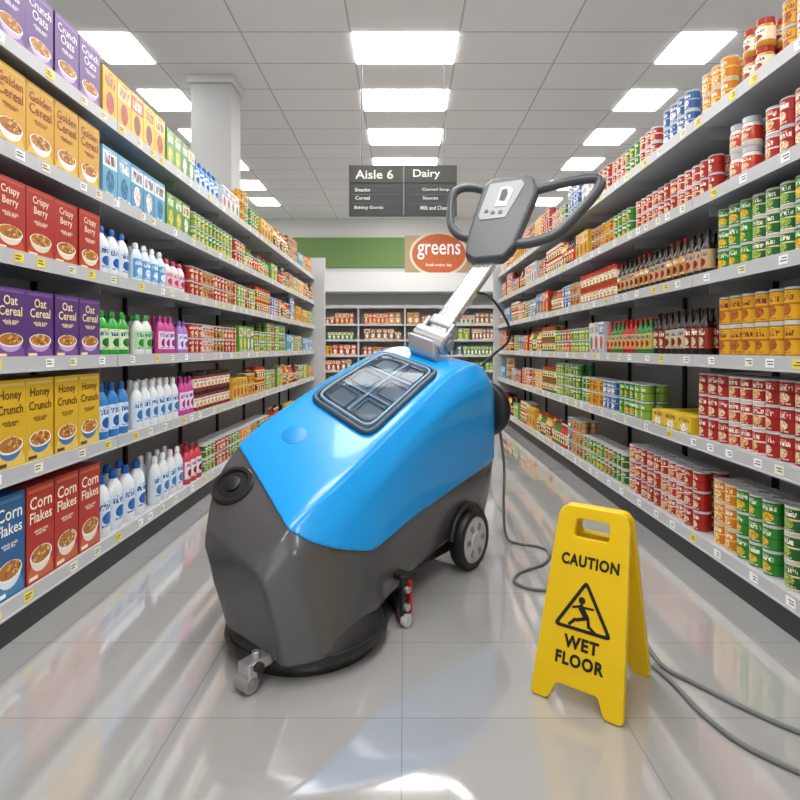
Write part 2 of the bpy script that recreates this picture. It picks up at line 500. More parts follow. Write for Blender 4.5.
for i, (pal, hh) in enumerate([(PUR,.31),(YEL,.33),(RED,.30),(PUR2,.29),(YEL2,.36)]):
    row_cer(-1, Zs[i], yend(ns, w_), ns, w_, hh, pal, wtxt[i])
row_cer(-1, Zs[5], yend(3, w_), 3, w_, .42, RED2, wtxt[5])
row_cer(-1, Zs[5], yend(ns, w_), 3, w_, .42, BLU, wtxt[5])
for i in range(6):
    row_cart(-1, Zs[i], Y0+.03, yend(ns, w_)-.01, [('#3f7ab0','#ffffff','#e8c040'),('#d84a2a','#f8e8c0','#ffffff')], w=.16, h=.27)
# body, label, cap, -, picture
J_wb = ('#e2e6ea','#d6e4f0','#1d5fb0','#e8f2fb','#1f66b8')
J_lb = ('#cddfec','#4f9fd6','#e9eef2','#bfe0f2','#ffffff')
J_pk = ('#e8dade','#e8c0c8','#c93060','#ffffff','#d43a5a')
J_gr = ('#2f9f34','#d8ecc0','#2b8f30','#f0e040','#1e7a28')
J_wg = ('#e0e4de','#b8dca8','#3aa04a','#d8ecd0','#2f8f3a')
J_pu = ('#cc4894','#f6d8ea','#b83a88','#f3c0e0','#a03080')
J_lv = ('#a87cc4','#f0e4f8','#8a58b0','#e8d8f4','#8a58b0')
J_bl = ('#2a7cc0','#d8ecf8','#1c5fa0','#bfe0f6','#1d5fb0')
J_ww = ('#e4e6e8','#d3e4f2','#f0f0f0','#dfeaf4','#3b7fc0')
J_rd = ('#c83a4a','#f6dcdc','#a02030','#f0c8c8','#8a1828')
K_lb = [('#63a4c6','#d4e6ee','#2f7fb8'),('#4c92bc','#d8e8f2','#ffffff')]
K_yl = [('#d8a820','#e6d08a','#b8401c'),('#dcb83a','#c84a20','#8a3a10')]
K_gr = [('#659c38','#d8d8aa','#e8e060'),('#3f842e','#e2dca8','#ffffff')]
K_wh = [('#ccd0d4','#2f6fb0','#c83a2a'),('#d6d4cc','#c8322a','#4a8a3a')]
K_mx = [('#b02a22','#e8d0a8','#f0c040'),('#28629e','#d8e2ec','#f0c040'),('#d4d0c6','#4a8a3a','#c8322a')]
L = -1
row_cart(L, Zs[0], 2.97, 3.75, K_yl, w=.15, h=.27); row_cart(L, Zs[0], 3.77, 4.3, K_gr, w=.12, h=.25); row_jug(L, Zs[0], 4.32, 4.9, J_bl, .24); row_cart(L, Zs[0], 4.92, 5.5, K_wh, w=.12, h=.2)
row_cart(L, Zs[1], 2.97, 3.75, K_lb, w=.15, h=.27); row_cart(L, Zs[1], 3.77, 4.25, K_gr, w=.13, h=.24); row_can(L, Zs[1], 4.27, 5.3, ['lime','green'], 2)
row_jug(L, Zs[2], 2.97, 3.36, J_wb, .27); row_jug(L, Zs[2], 3.36, 3.8, J_lb, .25); row_jug(L, Zs[2], 3.8, 4.2, J_pk, .22); row_can(L, Zs[2], 4.22, 5.4, ['red','tan'], 2)
row_jug(L, Zs[3], 2.97, 3.38, J_gr, .25); row_jug(L, Zs[3], 3.38, 3.7, J_wg, .25); row_jug(L, Zs[3], 3.7, 4.02, J_pu, .26, .038, .033); row_jug(L, Zs[3], 4.02, 4.2, J_lv, .24, .038, .033); row_can(L, Zs[3], 4.22, 5.4, ['red','white','brown'], 2)
row_jug(L, Zs[4], 2.97, 3.36, J_bl, .30); row_jug(L, Zs[4], 3.36, 4.05, J_ww, .29); row_jug(L, Zs[4], 4.05, 4.3, J_pu, .28, .038, .033); row_jar(L, Zs[4], 4.32, 5.2, [('#8a2a20','#f0e0c0','#2b2b2b','#fff','#d8a080')], .15, .04, 2)
row_jug(L, Zs[5], 2.97, 3.62, J_wb, .33, .066, .048); row_jug(L, Zs[5], 3.62, 4.15, J_ww, .31, .058, .04); row_jug(L, Zs[5], 4.15, 4.5, J_rd, .28); row_can(L, Zs[5], 4.52, 5.5, ['dgreen','red'], 2)
R = 1
row_can(R, Zs[0], Y0+.03, 2.5, ['yellow','redw'], 2, rows=2); row_jar(R, Zs[0], 2.52, 2.78, [('#c88a30','#f0e0c0','#b02818','#fff','#a84020')], .13, .042, 2); row_can(R, Zs[0], 2.8, 3.15, ['orange','white','dgreen'], 2); row_can(R, Zs[0], 3.17, 3.6, ['blue'], 2); row_can(R, Zs[0], 3.62, 4.4, ['redw','green'], 2, .04, .1)
row_can(R, Zs[1], Y0+.03, 2.6, ['redw','white','red'], 2, .045, .125); row_jar(R, Zs[1], 2.62, 2.9, [('#e0dcd0','#c83a2a','#c8ccd0','#fff','#f0c890')], .14, .045, 2); row_can(R, Zs[1], 2.92, 4.0, ['red','redw'], 2, .04, .1); row_can(R, Zs[1], 4.02, 4.9, ['green','yellow','tan'], 2, .04, .1)
row_can(R, Zs[2], Y0+.03, 2.98, ['green','dgreen'], 3, .045, .105); row_bot(R, Zs[2], 3.0, 4.3, [('#2a1a12','#c8a878','#1c1c1c','#f0e0b8','#a8281c'),('#3a2010','#b88a40','#8a1a14','#7a1c14','#7a1c14')], .25); row_jar(R, Zs[2], 4.32, 5.2, [('#a05a28','#f0e0c0','#c8322a','#fff','#d8a060')], .13, .04, 2)
row_can(R, Zs[3], Y0+.03, 3.0, ['yellow'], 2, .047, .15); row_bot(R, Zs[3], 3.02, 3.7, [('#241010','#8a2c22','#1c1c1c','#8a1c1c','#e8d0a0'),('#241010','#c8b890','#1c1c1c','#8a1c1c','#8a1c1c')], .27); row_bot(R, Zs[3], 3.7, 4.5, [('#2f7a34','#c8b860','#c83a22','#f4d040','#c8281c'),('#b0281c','#d8a860','#c02020','#f4d040','#c8281c')], .25)
row_can(R, Zs[4], Y0+.03, 3.12, ['redw','red'], 3, .045, .118); row_cart(R, Zs[4], 3.14, 3.75, [('#e0c02c','#5a8a2a','#ffffff')], .16, .1, .1, 1); row_can(R, Zs[4], 3.77, 4.3, ['lime','green'], 2, .045, .12); row_can(R, Zs[4], 4.32, 5.2, ['blue','yellow','dgreen'], 2)
row_can(R, Zs[5], Y0+.03, 2.45, ['orange','dgreen'], 3, .047, .118); row_can(R, Zs[5], 2.46, 3.05, ['green','orange','dgreen'], 3, .047, .112); row_can(R, Zs[5], 3.07, 4.1, ['red','redw'], 3, .047, .11); row_can(R, Zs[5], 4.12, 5.1, ['dgreen','brown','green'], 2)
rf = random.Random(31)
bp = [('#2a1a12','#c8281c','#1c1c1c','#f0e0b8','#e8c060'),('#3f7a34','#e8d8a0','#c83a22','#f4d040','#c8281c'),('#d8b45a','#7a2a18','#c83a22','#ffffff','#f0d8a0'),('#c8402a','#f0d8a8','#e8e0d0','#f4d040','#2f7a34')]
starts = {-1: [5.5, 5.3, 5.4, 5.4, 5.2, 5.5], 1: [4.4, 4.9, 5.2, 4.5, 5.2, 5.1]}
wts = ['green','green','dgreen','red','red','redw','yellow','orange','lime','tan','brown','blue','white']
for side, yl in ((-1, LY1), (1, RY1)):
    for i in range(6):
        y = starts[side][i]+.02
        while y < yl-.15:
            e = min(y+rf.uniform(.3, .7), yl-.02)
            kd = rf.random()
            if kd < .5:
                row_can(side, Zs[i], y, e, rf.sample(wts, 2), rf.choice([2,2,3]), .043, .112, rr=rf)
            elif kd < .66: row_bot(side, Zs[i], y, e, rf.sample(bp, 2), rf.uniform(.22,.28), .036, rr=rf)
            elif kd < .78: row_jar(side, Zs[i], y, e, [rf.choice(bp)], .14, .042, 2, rr=rf)
            else: row_cart(side, Zs[i], y, e, rf.choice([K_lb,K_yl,K_gr,K_wh,K_mx]), rf.uniform(.1,.16), rf.uniform(.17,.26), rr=rf)
            y = e+.01

eB = empty('wall_shelving_unit', (0, YB-.4, 0))
mb = MB()
bz = [.2, .62, 1.02, 1.42, 1.82]
for z in bz: mb.box((-6, YB-.62, z-.05), (6, YB-.06, z), (1,1,1,1))
mb.box((-6, YB-.06, 0), (6, YB-.003, 2.3), (1,1,1,1))
mb.box((-6, YB-.62, 2.22), (6, YB-.06, 2.30), (1,1,1,1))
for x in np.arange(-6, 6.01, 1.2): mb.box((x-.02, YB-.6, .2), (x+.02, YB-.06, 2.22), (1,1,1,1))
mb.build('shelf_frame', M_shelf, eB, False)
box_obj('kick_plate', (-6, YB-.58, 0), (6, YB-.08, .15), M_kick, eB)
wallpal = [('#a8402a','#f0d8b0','#ffffff'),('#8a5a38','#f0d8b0','#ffffff'),('#c84a30','#f0d8b0','#ffe0a0'),('#d8a040','#8a3a20','#ffffff'),('#b0341f','#f4e0b8','#ffffff')]
for z in bz:
    x = -5.9
    while x < 5.8:
        e = x+rf.uniform(.3, .8); p = rf.choice(wallpal*3+K_yl+K_gr+K_wh+K_mx); w = rf.uniform(.09,.16); h = rf.uniform(.18,.30)
        while x < e:
            if (x+6) % 1.2 > .12 and 1.2-(x+6) % 1.2 > .12:
                carton(BB['cart', 0], (x, YB-.56, z+.001), -math.pi/2, w*.94, h, .1, p, rf)
            x += w
        x += .02

Bcer.build('cereal_boxes', M_prod, None, False)
for c, nm, m in (('jug','detergent_bottles',M_plast),('can','canned_goods',M_can),('bot','sauce_bottles',M_plast),('jar','food_jars',M_plast),('cart','grocery_cartons',M_pack)):
    for s in (-1, 1, 0):
        if BB[c, s].n: BB[c, s].build(nm, m, None, c != 'cart')

sf = empty('trim_1', (0, YB-.5, 2.6))
box_obj('canopy', (-6.4, YB-.9, 2.62), (6.4, YB-.003, 3.1), mat('canopy_white', '#d9d9d7', .5), sf, .01)
gs = empty('green_wall_banner', (-2, YB-.03, 3.8))
box_obj('banner_board', (-3.4, YB-.05, 3.35), (-.02, YB-.003, 4.15), mat('banner_green', '#67854a', .6), gs)
os_ = empty('grocery_wall_sign', (1, YB-.06, 3.7))
box_obj('backing_board', (0.0, YB-.06, 3.22), (2.15, YB-.003, 4.2), mat('banner_tan', '#b39a74', .6), os_)
def oval(name, c, rx, rz, y, th, m, p):
    V = []; n = 48
    for yy in (y, y-th):
        for i in range(n): V.append((c[0]+rx*math.cos(2*math.pi*i/n), yy, c[1]+rz*math.sin(2*math.pi*i/n)))
    F = [tuple(range(n))[::-1], tuple(n+i for i in range(n))] + [(i, (i+1) % n, n+(i+1) % n, n+i) for i in range(n)]
    return mesh_obj(name, V, F, m, p)
oval('oval_rim', (.90, 3.70), .78, .60, YB-.065, .03, mat('oval_cream', '#e0d4bc', .5), os_)
oval('oval_face', (.90, 3.70), .71, .53, YB-.097, .02, mat('oval_orange', '#c4602c', .5), os_)
M_wtxt = mat('white_lettering', '#f4f4f4', .5)
text_obj('lettering', 'greens', (.90, YB-.12, 3.76), (1,0,0), (0,0,1), 1.15, .42, M_wtxt, os_)
text_obj('lettering_small', 'fresh every day', (.90, YB-.12, 3.40), (1,0,0), (0,0,1), .7, .1, M_wtxt, os_)

# ------------------------------------------------------------ aisle sign
YS = 6.2
sg = empty('aisle_sign', (-.02, YS, 2.94))
M_sdark = mat('sign_charcoal', '#34383a', .5); M_shead = mat('sign_header', '#41413d', .5); M_sedge = mat('sign_edge', '#7a7c7e', .4)
box_obj('board', (-.62, YS, 2.66), (.575, YS+.03, 3.225), M_sdark, sg, .004)
box_obj('header_strip', (-.61, YS-.006, 3.03), (.565, YS, 3.215), M_shead, sg)
box_obj('divider', (-.022, YS-.01, 2.67), (-.008, YS, 3.215), M_sedge, sg)
M_cr = mat('cream_lettering', '#e6e5dc', .5)
for (s, x, z, w, h) in [('Aisle 6', -.34, 3.12, .42, .10), ('Dairy', .24, 3.12, .30, .11),
    ('Snacks', -.47, 2.95, .17, .04), ('Cereal', -.47, 2.86, .16, .04), ('Baking Goods', -.40, 2.75, .32, .045),
    ('Canned Soup', .34, 2.95, .30, .04), ('Sauces', .28, 2.86, .17, .035), ('Milk and Cheese', .34, 2.75, .34, .045)]:
    text_obj('text', s, (x, YS-.0085, z), (1,0,0), (0,0,1), w, h, M_cr, sg, off=.015)
for i in range(3):
    box_obj('rule', (-.59, YS-.003, 2.80+.095*i), (-.05, YS, 2.803+.095*i), M_sedge, sg)
    box_obj('rule', (.02, YS-.003, 2.80+.095*i), (.55, YS, 2.803+.095*i), M_sedge, sg)
for x in (-.48, .44):
    cyl('hanger', (x, YS+.015, 3.22), (x, YS+.015, CZ), .008, M_sedge, sg, 8)

# ------------------------------------------------------------ caution sign
M_yel = mat('yellow_plastic', '#eec60a', .32); M_blk = mat('black_print', '#17140c', .5)
cs = empty('wet_floor_sign', (.66, 1.95, 0))
U = Vector((.80, -.60, 0)).normalized(); Wd = Vector((.60, .80, 0)).normalized()
Rf = Vector((.69, 1.775, 0)); bw = .305; tw = .235; spread = .34; ht = .622
mid = Rf - U*bw/2
apex = mid + Wd*spread/2 + U*.014 + Vector((0, 0, ht))
def panel(name, base_mid, sgn, slot=True):
    up = (apex + Wd*(-sgn*.012) - base_mid); Lp = up.length; up = up.normalized()
    nrm = U.cross(up)
    def rnd(pts, r, n=5):
        out = []
        N = len(pts)
        for i in range(N):
            a, b, c = Vector(pts[i-1]), Vector(pts[i]), Vector(pts[(i+1) % N])
            rr_ = min(r, (a-b).length*.45, (c-b).length*.45)
            p, q = b+(a-b).normalized()*rr_, b+(c-b).normalized()*rr_
            for k in range(n+1):
                t = k/n; out.append(p*(1-t)**2 + b*2*t*(1-t) + q*t*t)
        return out
    hw = bw/2; tt = tw/2
    outer = [(-hw, 0), (-hw+.055, 0), (-hw+.08, .06), (hw-.08, .06), (hw-.055, 0), (hw, 0), (tt+.004, Lp-.03), (tt-.015, Lp), (-tt+.015, Lp), (-tt-.004, Lp-.03)]
    cu = bpy.data.curves.new(name, 'CURVE'); cu.dimensions = '2D'; cu.fill_mode = 'BOTH'
    loops = [rnd(outer, .014)]
    if slot: loops.append(rnd([(-.066, Lp-.104), (.066, Lp-.104), (.062, Lp-.034), (-.062, Lp-.034)], .018))
    for lp in loops:
        sp = cu.splines.new('POLY'); sp.points.add(len(lp)-1); sp.use_cyclic_u = True
        for q, p in zip(sp.points, lp): q.co = (p[0], p[1], 0, 1)
    cu.extrude = .009; cu.bevel_depth = .004; cu.bevel_resolution = 2
    o = bpy.data.objects.new(name, cu); COL.objects.link(o)
    me = bpy.data.meshes.new_from_object(o.evaluated_get(bpy.context.evaluated_depsgraph_get())); bpy.data.objects.remove(o)
    B = Matrix(((U.x, up.x, nrm.x, base_mid.x), (U.y, up.y, nrm.y, base_mid.y), (U.z, up.z, nrm.z, base_mid.z+.004), (0,0,0,1)))
    me.transform(B)
    me.materials.clear(); me.materials.append(M_yel)
    o = bpy.data.objects.new(name, me); COL.objects.link(o); par(o, cs)
    return base_mid, up, nrm, Lp
bm_, up_, nr_, Lp = panel('front_panel', mid, 1)
panel('rear_panel', mid + Wd*spread, -1)
if nr_.dot(Vector((0,-1,0))) < 0: nr_ = -nr_
fp = lambda x, y: bm_ + U*x + up_*y + nr_*.0142 + Vector((0,0,.004))
text_obj('caution_text', 'CAUTION', fp(.004, Lp-.180), U, up_, .20, .040, M_blk, cs, off=.045, spacing=1.12)
text_obj('wet_text', 'WET', fp(.002, .196), U, up_, .12, .042, M_blk, cs, off=.045, spacing=1.12)
text_obj('floor_text', 'FLOOR', fp(.002, .140), U, up_, .165, .042, M_blk, cs, off=.045, spacing=1.12)
def tri_ring(cx, cy, R, r_in):
    def ring(Rr, rad):
        out = []
        cor = [Vector((Rr*math.cos(a), Rr*math.sin(a))) for a in (math.pi/2, math.pi*7/6, math.pi*11/6)]
        for i in range(3):
            a, b, c = cor[i-1], cor[i], cor[(i+1) % 3]
            p, q = b+(a-b).normalized()*rad, b+(c-b).normalized()*rad
            for k in range(6):
                t = k/5; out.append(p*(1-t)**2+b*2*t*(1-t)+q*t*t)
        return out
    A = ring(R, .024); B = ring(r_in, .008); N = len(A)
    V = [fp(cx+p[0], cy+p[1]*.97) for p in A+B]
    F = [(i, (i+1) % N, N+(i+1) % N, N+i) for i in range(N)]
    return V, F
TY = .292
V, F = tri_ring(0, TY, .118, .094); mesh_obj('warning_triangle', V, F, M_blk, cs)
def poly2(name, pts):
    mesh_obj(name, [fp(x, y) for x, y in pts], [tuple(range(len(pts)))], M_blk, cs)
def limb(name, a, b, w):
    g = 1.12
    a = Vector((a[0]*g, TY-.010+(a[1]-.275)*g)); b = Vector((b[0]*g, TY-.010+(b[1]-.275)*g)); w *= g
    d = (b-a).normalized(); n = Vector((-d.y, d.x))*w/2
    pts = [a+n, a-n] ; pts += [b-n, b+n]
    poly2(name, [(p.x, p.y) for p in pts])
cy = .275
poly2('figure_head', [(-.009+.012*math.cos(a*.524), TY+.043+.012*math.sin(a*.524)) for a in range(12)])
limb('figure_torso', (-.014, cy+.034), (.012, cy-.002), .018)
limb('figure_arm', (-.012, cy+.030), (-.036, cy+.022), .007)
limb('figure_arm_b', (-.008, cy+.028), (.030, cy+.030), .007)
limb('figure_leg', (.010, cy), (-.022, cy-.012), .010)
limb('figure_shin', (-.022, cy-.008), (-.042, cy-.030), .009)
limb('figure_leg_b', (.014, cy+.002), (.020, cy-.026), .010)
limb('figure_shin_b', (.020, cy-.022), (.042, cy-.036), .009)
limb('slip_line', (-.012, cy-.037), (.03, cy-.037), .004)
obox('hinge_bar', apex + Vector((0,0,-.02)), U, Wd, (0,0,1), (tw/2-.02, .016, .012), M_yel, cs, .005)
obox('spreader', mid + Wd*spread/2 + Vector((0,0,.26)) + U*.08, Wd, U, (0,0,1), (.082, .008, .008), M_yel, cs, .002)

# ------------------------------------------------------------ floor scrubber
A = Vector((.6, .8)); O = Vector((.124, 3.31))
def P(s, t, z): return Vector((O.x-A.x*s-A.y*t, O.y-A.y*s+A.x*t, z))
Nn = Vector((.8, -.6, 0)); Fd = Vector((-.6, -.8, 0)); UP = Vector((0,0,1))
fs = empty('floor_scrubber', P(.5, 0, 0))
M_blue = mat('blue_tank_plastic', '#08a2f6', .27, noise=.03, coat=.3)
M_gray = mat('charcoal_plastic', '#505153', .26, noise=.05, coat=.4)
M_dark = mat('dark_plastic', '#202123', .35)
M_wheel = mat('wheel_hub', '#c3c5c8', .35)
M_mg = mat('mid_gray_plastic', '#8c8e90', .35)
M_red = mat('red_plastic', '#b5202a', .35)
ST = [
 (-.31, [(-.22,.20),(-.28,.48),(-.28,.92),(-.22,1.03),(.18,1.10),(.26,.98),(.27,.5),(.22,.20)]),
 (-.24, [(-.26,.17),(-.32,.48),(-.325,.98),(-.25,1.10),(.21,1.185),(.30,1.04),(.31,.5),(.24,.17)]),
 (.02, [(-.27,.17),(-.32,.46),(-.325,.99),(-.24,1.115),(.235,1.235),(.31,1.06),(.31,.48),(.25,.17)]),
 (.50, [(-.30,.14),(-.32,.38),(-.315,.78),(-.255,.89),(.235,1.07),(.30,.9),(.30,.42),(.25,.14)]),
 (.80, [(-.37,.11),(-.35,.33),(-.32,.62),(-.26,.74),(.23,.945),(.29,.8),(.28,.4),(.23,.13)]),
 (1.10, [(-.45,.08),(-.38,.28),(-.32,.48),(-.26,.60),(.235,.81),(.27,.68),(.24,.38),(.18,.12)]),
 (1.29, [(-.45,.07),(-.375,.25),(-.30,.42),(-.24,.50),(.21,.66),(.235,.53),(.16,.33),(.08,.13)]),
 (1.41, [(-.37,.07),(-.32,.23),(-.26,.34),(-.21,.38),(.09,.48),(.11,.41),(.05,.28),(-.04,.12)]),
]
def build_hull():
    bm = bmesh.new(); cr = bm.edges.layers.float.new('crease_edge')
    R_ = [[bm.verts.new(P(s, t, z)) for (t, z) in ring] for s, ring in ST]
    n = 8
    for a, b in zip(R_[:-1], R_[1:]):
        for i in range(n):
            j = (i+1) % n
            bm.faces.new((a[i], b[i], b[j], a[j]))
    bm.faces.new(R_[0]); bm.faces.new(R_[-1][::-1])
    ck = {0: .8, 3: .9, 4: .76, 2: .4, 5: .3, 7: .6, 1: .3}
    for a, b in zip(R_[:-1], R_[1:]):
        for i in range(n):
            e = bm.edges.get((a[i], b[i]))
            if e and i in ck: e[cr] = ck[i]
    for i in range(n):
        bm.edges.get((R_[0][i], R_[0][(i+1) % n]))[cr] = .4
        bm.edges.get((R_[-1][i], R_[-1][(i+1) % n]))[cr] = .5
    for i in (0, 1, 2):
        bm.edges.get((R_[-2][i], R_[-2][i+1]))[cr] = .4
    bm.normal_update(); bmesh.ops.recalc_face_normals(bm, faces=bm.faces[:])
    me = bpy.data.meshes.new('h'); bm.to_mesh(me); bm.free()
    o = bpy.data.objects.new('h', me); COL.objects.link(o)
    md = o.modifiers.new('s', 'SUBSURF'); md.levels = 4; md.render_levels = 4
    m2 = bpy.data.meshes.new_from_object(o.evaluated_get(bpy.context.evaluated_depsgraph_get()))
    bpy.data.objects.remove(o)
    return m2
hull = build_hull()
bmh = bmesh.new(); bmh.from_mesh(hull); BV = BVHTree.FromBMesh(bmh)
hull.polygons.foreach_set('use_smooth', [True]*len(hull.polygons)); hull.materials.append(M_gray)
ho = bpy.data.objects.new('lower_body', hull); COL.objects.link(ho); par(ho, fs)
def keep(bm, p0, p1, p2, inside):
    n = (p1-p0).cross(p2-p0).normalized()
    if (inside-p0).dot(n) < 0: n = -n
    bmesh.ops.bisect_plane(bm, geom=bm.verts[:]+bm.edges[:]+bm.faces[:], plane_co=p0, plane_no=n, clear_inner=True)
ins = P(.3, 0, .9)
keep(bmh, P(1.17, .22, .76), P(1.30, -.26, .50), P(.88, -.31, .365), ins)
keep(bmh, P(.80, -.3, .365), P(-.25, -.3, .54), P(.80, .3, .365), ins)
bmh.normal_update()
for v in bmh.verts: v.co += v.normal*.008
me = bpy.data.meshes.new('upper_tank'); bmh.to_mesh(me); bmh.free()
me.polygons.foreach_set('use_smooth', [True]*len(me.polygons)); me.materials.append(M_blue)
bo = bpy.data.objects.new('upper_tank', me); COL.objects.link(bo); par(bo, fs)
md = bo.modifiers.new('sol', 'SOLIDIFY'); md.thickness = .014; md.offset = -1

def surf(s, t, off=0.):
    q = P(s, t, 3); h, n, i, d = BV.ray_cast(q, Vector((0,0,-1)))
    if h is None: return P(s, t, .8), UP
    if n.z < 0: n = -n
    return h + n*off, n
def lidp(u, v, off):
    c = {'ff': (.76, .175), 'fr': (.17, .175), 'nr': (.16, -.195), 'nf': (.76, -.205)}
    s = (c['ff'][0]*(1-u)+c['fr'][0]*u)*(1-v) + (c['nf'][0]*(1-u)+c['nr'][0]*u)*v
    t = (c['ff'][1]*(1-u)+c['fr'][1]*u)*(1-v) + (c['nf'][1]*(1-u)+c['nr'][1]*u)*v
    return surf(s, t, off)[0]
M_lidf = mat('lid_frame', '#3a5064', .35); M_basin = mat('tank_interior', '#3a4d60', .5); M_rib = mat('lid_rib', '#86a8c8', .35)
M_glass = mat('clear_lid', '#eef4f8', .05); M_glass.node_tree.nodes['Principled BSDF'].inputs['Transmission Weight'].default_value = 1.
M_glass.node_tree.nodes['Principled BSDF'].inputs['IOR'].default_value = 1.12
def sq(a, e=.2):
    c, s = math.cos(a), math.sin(a)
    return math.copysign(abs(c)**e, c), math.copysign(abs(s)**e, s)
ring = [sq(2*math.pi*(i+.5)/72) for i in range(72)]; NR = 72
tube('lid_gasket', [lidp(.5+.5*x, .5+.5*y, .018) for x, y in ring], .014, M_lidf, fs, True, False)
tube('lid_rim', [lidp(.5+.455*x, .5+.445*y, .030) for x, y in ring], .007, M_rib, fs, True, False)
def lid_panel(name, off, k_, m):
    V = [lidp(.5, .5, off)]; F = []
    for k in range(1, 9):
        for x, y in ring: V.append(lidp(.5+.5*k_*x*k/8, .5+.5*k_*y*k/8, off))
    for i in range(NR): F.append((0, 1+i, 1+(i+1) % NR))
    for k in range(7):
        for i in range(NR):
            j = (i+1) % NR; F.append((1+k*NR+i, 1+(k+1)*NR+i, 1+(k+1)*NR+j, 1+k*NR+j))
    return mesh_obj(name, V, F, m, fs, True)
lid_panel('tank_opening', .0105, 1.0, M_basin)
g = lid_panel('lid_window', .030, .90, M_glass); md = g.modifiers.new('s', 'SOLIDIFY'); md.thickness = .004
for u in (.35, .67):
    tube('lid_rib', [lidp(u, .07+.86*k/6, .017) for k in range(7)], .006, M_rib, fs, False, False)
tube('lid_rib', [lidp(.06+.88*k/8, .52, .017) for k in range(9)], .006, M_rib, fs, False, False)
for (u, v) in ((.2,.28),(.51,.28),(.82,.28),(.2,.75),(.51,.75),(.82,.75)):
    pts = [lidp(u+.10*x, v+.16*y, .014) for x, y in ring]
    tube('compartment_edge', pts, .0035, M_basin, fs, True, False)
c, n = surf(.97, .06, .004)
lathe_obj('embossed_roundel', c, n, [(.058,0),(.058,.0055),(.056,.0065)], mat('blue_roundel', '#0694e6', .4), fs, 40)
c, n = surf(1.275, .10, -.010)
lathe_obj('filler_port', c, n, [(.092,0),(.092,.018),(.085,.026),(.070,.026),(.064,.014)], M_dark, fs, 40)
lathe_obj('filler_cap', c+n*.010, n, [(.064,0),(.058,.006),(.035,.008),(.035,.018),(.028,.022)], M_rubber, fs, 40)
obox('chassis', P(.42, -.01, .14), Fd, Nn, UP, (.55, .24, .055), M_dark, fs, .02)
dc = P(1.10, -.165, 0)
lathe_obj('brush_deck', dc, UP, [(.20,.025),(.31,.03),(.318,.05),(.318,.085),(.30,.11),(.24,.14),(.1,.15)], M_dark, fs, 64, 30)
lathe_obj('deck_bumper', dc, UP, [(.30,.046),(.328,.050),(.333,.064),(.328,.082),(.30,.085)], M_rubber, fs, 64, 60)
lathe_obj('brush_ring', dc, UP, [(.29,.0),(.295,.004),(.303,.03),(.2,.03)], M_rubber, fs, 64)
rb = P(1.47, -.27, 0)
obox('roller_bracket', rb+Vector((0,0,.085))+Fd*-.02, Fd, Nn, UP, (.055, .032, .018), M_alloy, fs, .006)
obox('roller_arm', rb+Vector((0,0,.06))+Fd*.015, Fd, Nn, UP, (.018, .034, .035), M_alloy, fs, .006)
cyl('guide_roller', rb+Fd*.02+Nn*.034+Vector((0,0,.032)), rb+Fd*.02-Nn*.034+Vector((0,0,.032)), .031, M_mg, fs)
cyl('bracket_bolt', rb+Vector((0,0,.10))+Fd*-.02, rb+Vector((0,0,.125))+Fd*-.02, .014, M_alloy, fs)
cyl('bracket_knob', rb+Fd*.0+Nn*.034+Vector((0,0,.09)), rb+Nn*.055+Vector((0,0,.09)), .018, M_dark, fs)
def strip(name, pts, z0, z1, th, m):
    V = []; F = []; n = len(pts)
    for i, (s, t) in enumerate(pts):
        a = Vector(pts[max(i-1,0)]); b = Vector(pts[min(i+1,n-1)]); d = (b-a).normalized(); nn = Vector((-d.y, d.x))*th/2
        for (k, z) in ((1,z0),(1,z1),(-1,z1),(-1,z0)): V.append(P(s+nn.x*k, t+nn.y*k, z))
    for i in range(n-1):
        for k in range(4): F.append((i*4+k, i*4+(k+1) % 4, (i+1)*4+(k+1) % 4, (i+1)*4+k))
    F.append((0,1,2,3)); F.append(tuple((n-1)*4+k for k in (3,2,1,0)))
    return mesh_obj(name, V, F, m, fs)
arc = [(.60+.20*(abs(k)/10)**2, -.05+.38*k/10) for k in range(-10, 11)]
strip('squeegee_blade', arc, .0, .05, .012, M_rubber)
strip('squeegee_body', arc, .05, .085, .045, M_dark)
strip('squeegee_lip', arc, .035, .052, .03, M_red)
sb = P(.79, -.43, 0)
obox('squeegee_bracket', sb+Vector((0,0,.13)), Fd, Nn, UP, (.020, .010, .085), M_dark, fs, .005)
obox('squeegee_clip', sb+Vector((0,0,.12))+Nn*.012+Fd*-.028, Fd, Nn, UP, (.009, .010, .07), M_red, fs, .004)
obox('squeegee_link', P(.74,-.38,.19), Fd, Nn, UP, (.03, .06, .014), M_dark, fs, .005)
cyl('squeegee_knob', sb+Nn*.01+Vector((0,0,.16)), sb+Nn*.03+Vector((0,0,.16)), .014, M_alloy, fs)
cyl('squeegee_wheel', sb+Nn*.0+Vector((0,0,.028)), sb+Nn*.03+Vector((0,0,.028)), .028, M_wheel, fs)
cyl('squeegee_wheel_rim', sb+Nn*.005+Vector((0,0,.085)), sb+Nn*.028+Vector((0,0,.085)), .016, M_alloy, fs)
for sgn, tt in ((1, -.335), (-1, .325)):
    wc = P(.06, tt, .158); ax = Nn*sgn
    lathe_obj('tyre', wc-ax*.045, ax, [(.10,0),(.148,.004),(.158,.02),(.158,.06),(.152,.078),(.128,.084),(.122,.076)], M_rubber, fs, 56, 50)
    lathe_obj('hub', wc-ax*.03, ax, [(.122,0),(.122,.062),(.108,.066),(.100,.066),(.045,.068),(.04,.074),(.02,.076)], M_wheel, fs, 48, 30)
    for k in range(6):
        a = k*math.pi/3; d = Fd*math.cos(a)+UP*math.sin(a)
        obox('spoke', wc+ax*.036+d*.074, d, d.cross(ax), ax, (.020, .016, .003), M_mg, fs, .003)
    arch = [wc + ax*(-.01) + (Fd*math.cos(a)+UP*math.sin(a))*.182 for a in [math.radians(10+160*k/12) for k in range(13)]]
    tube('wheel_arch', arch, .014, M_dark, fs, False, False)
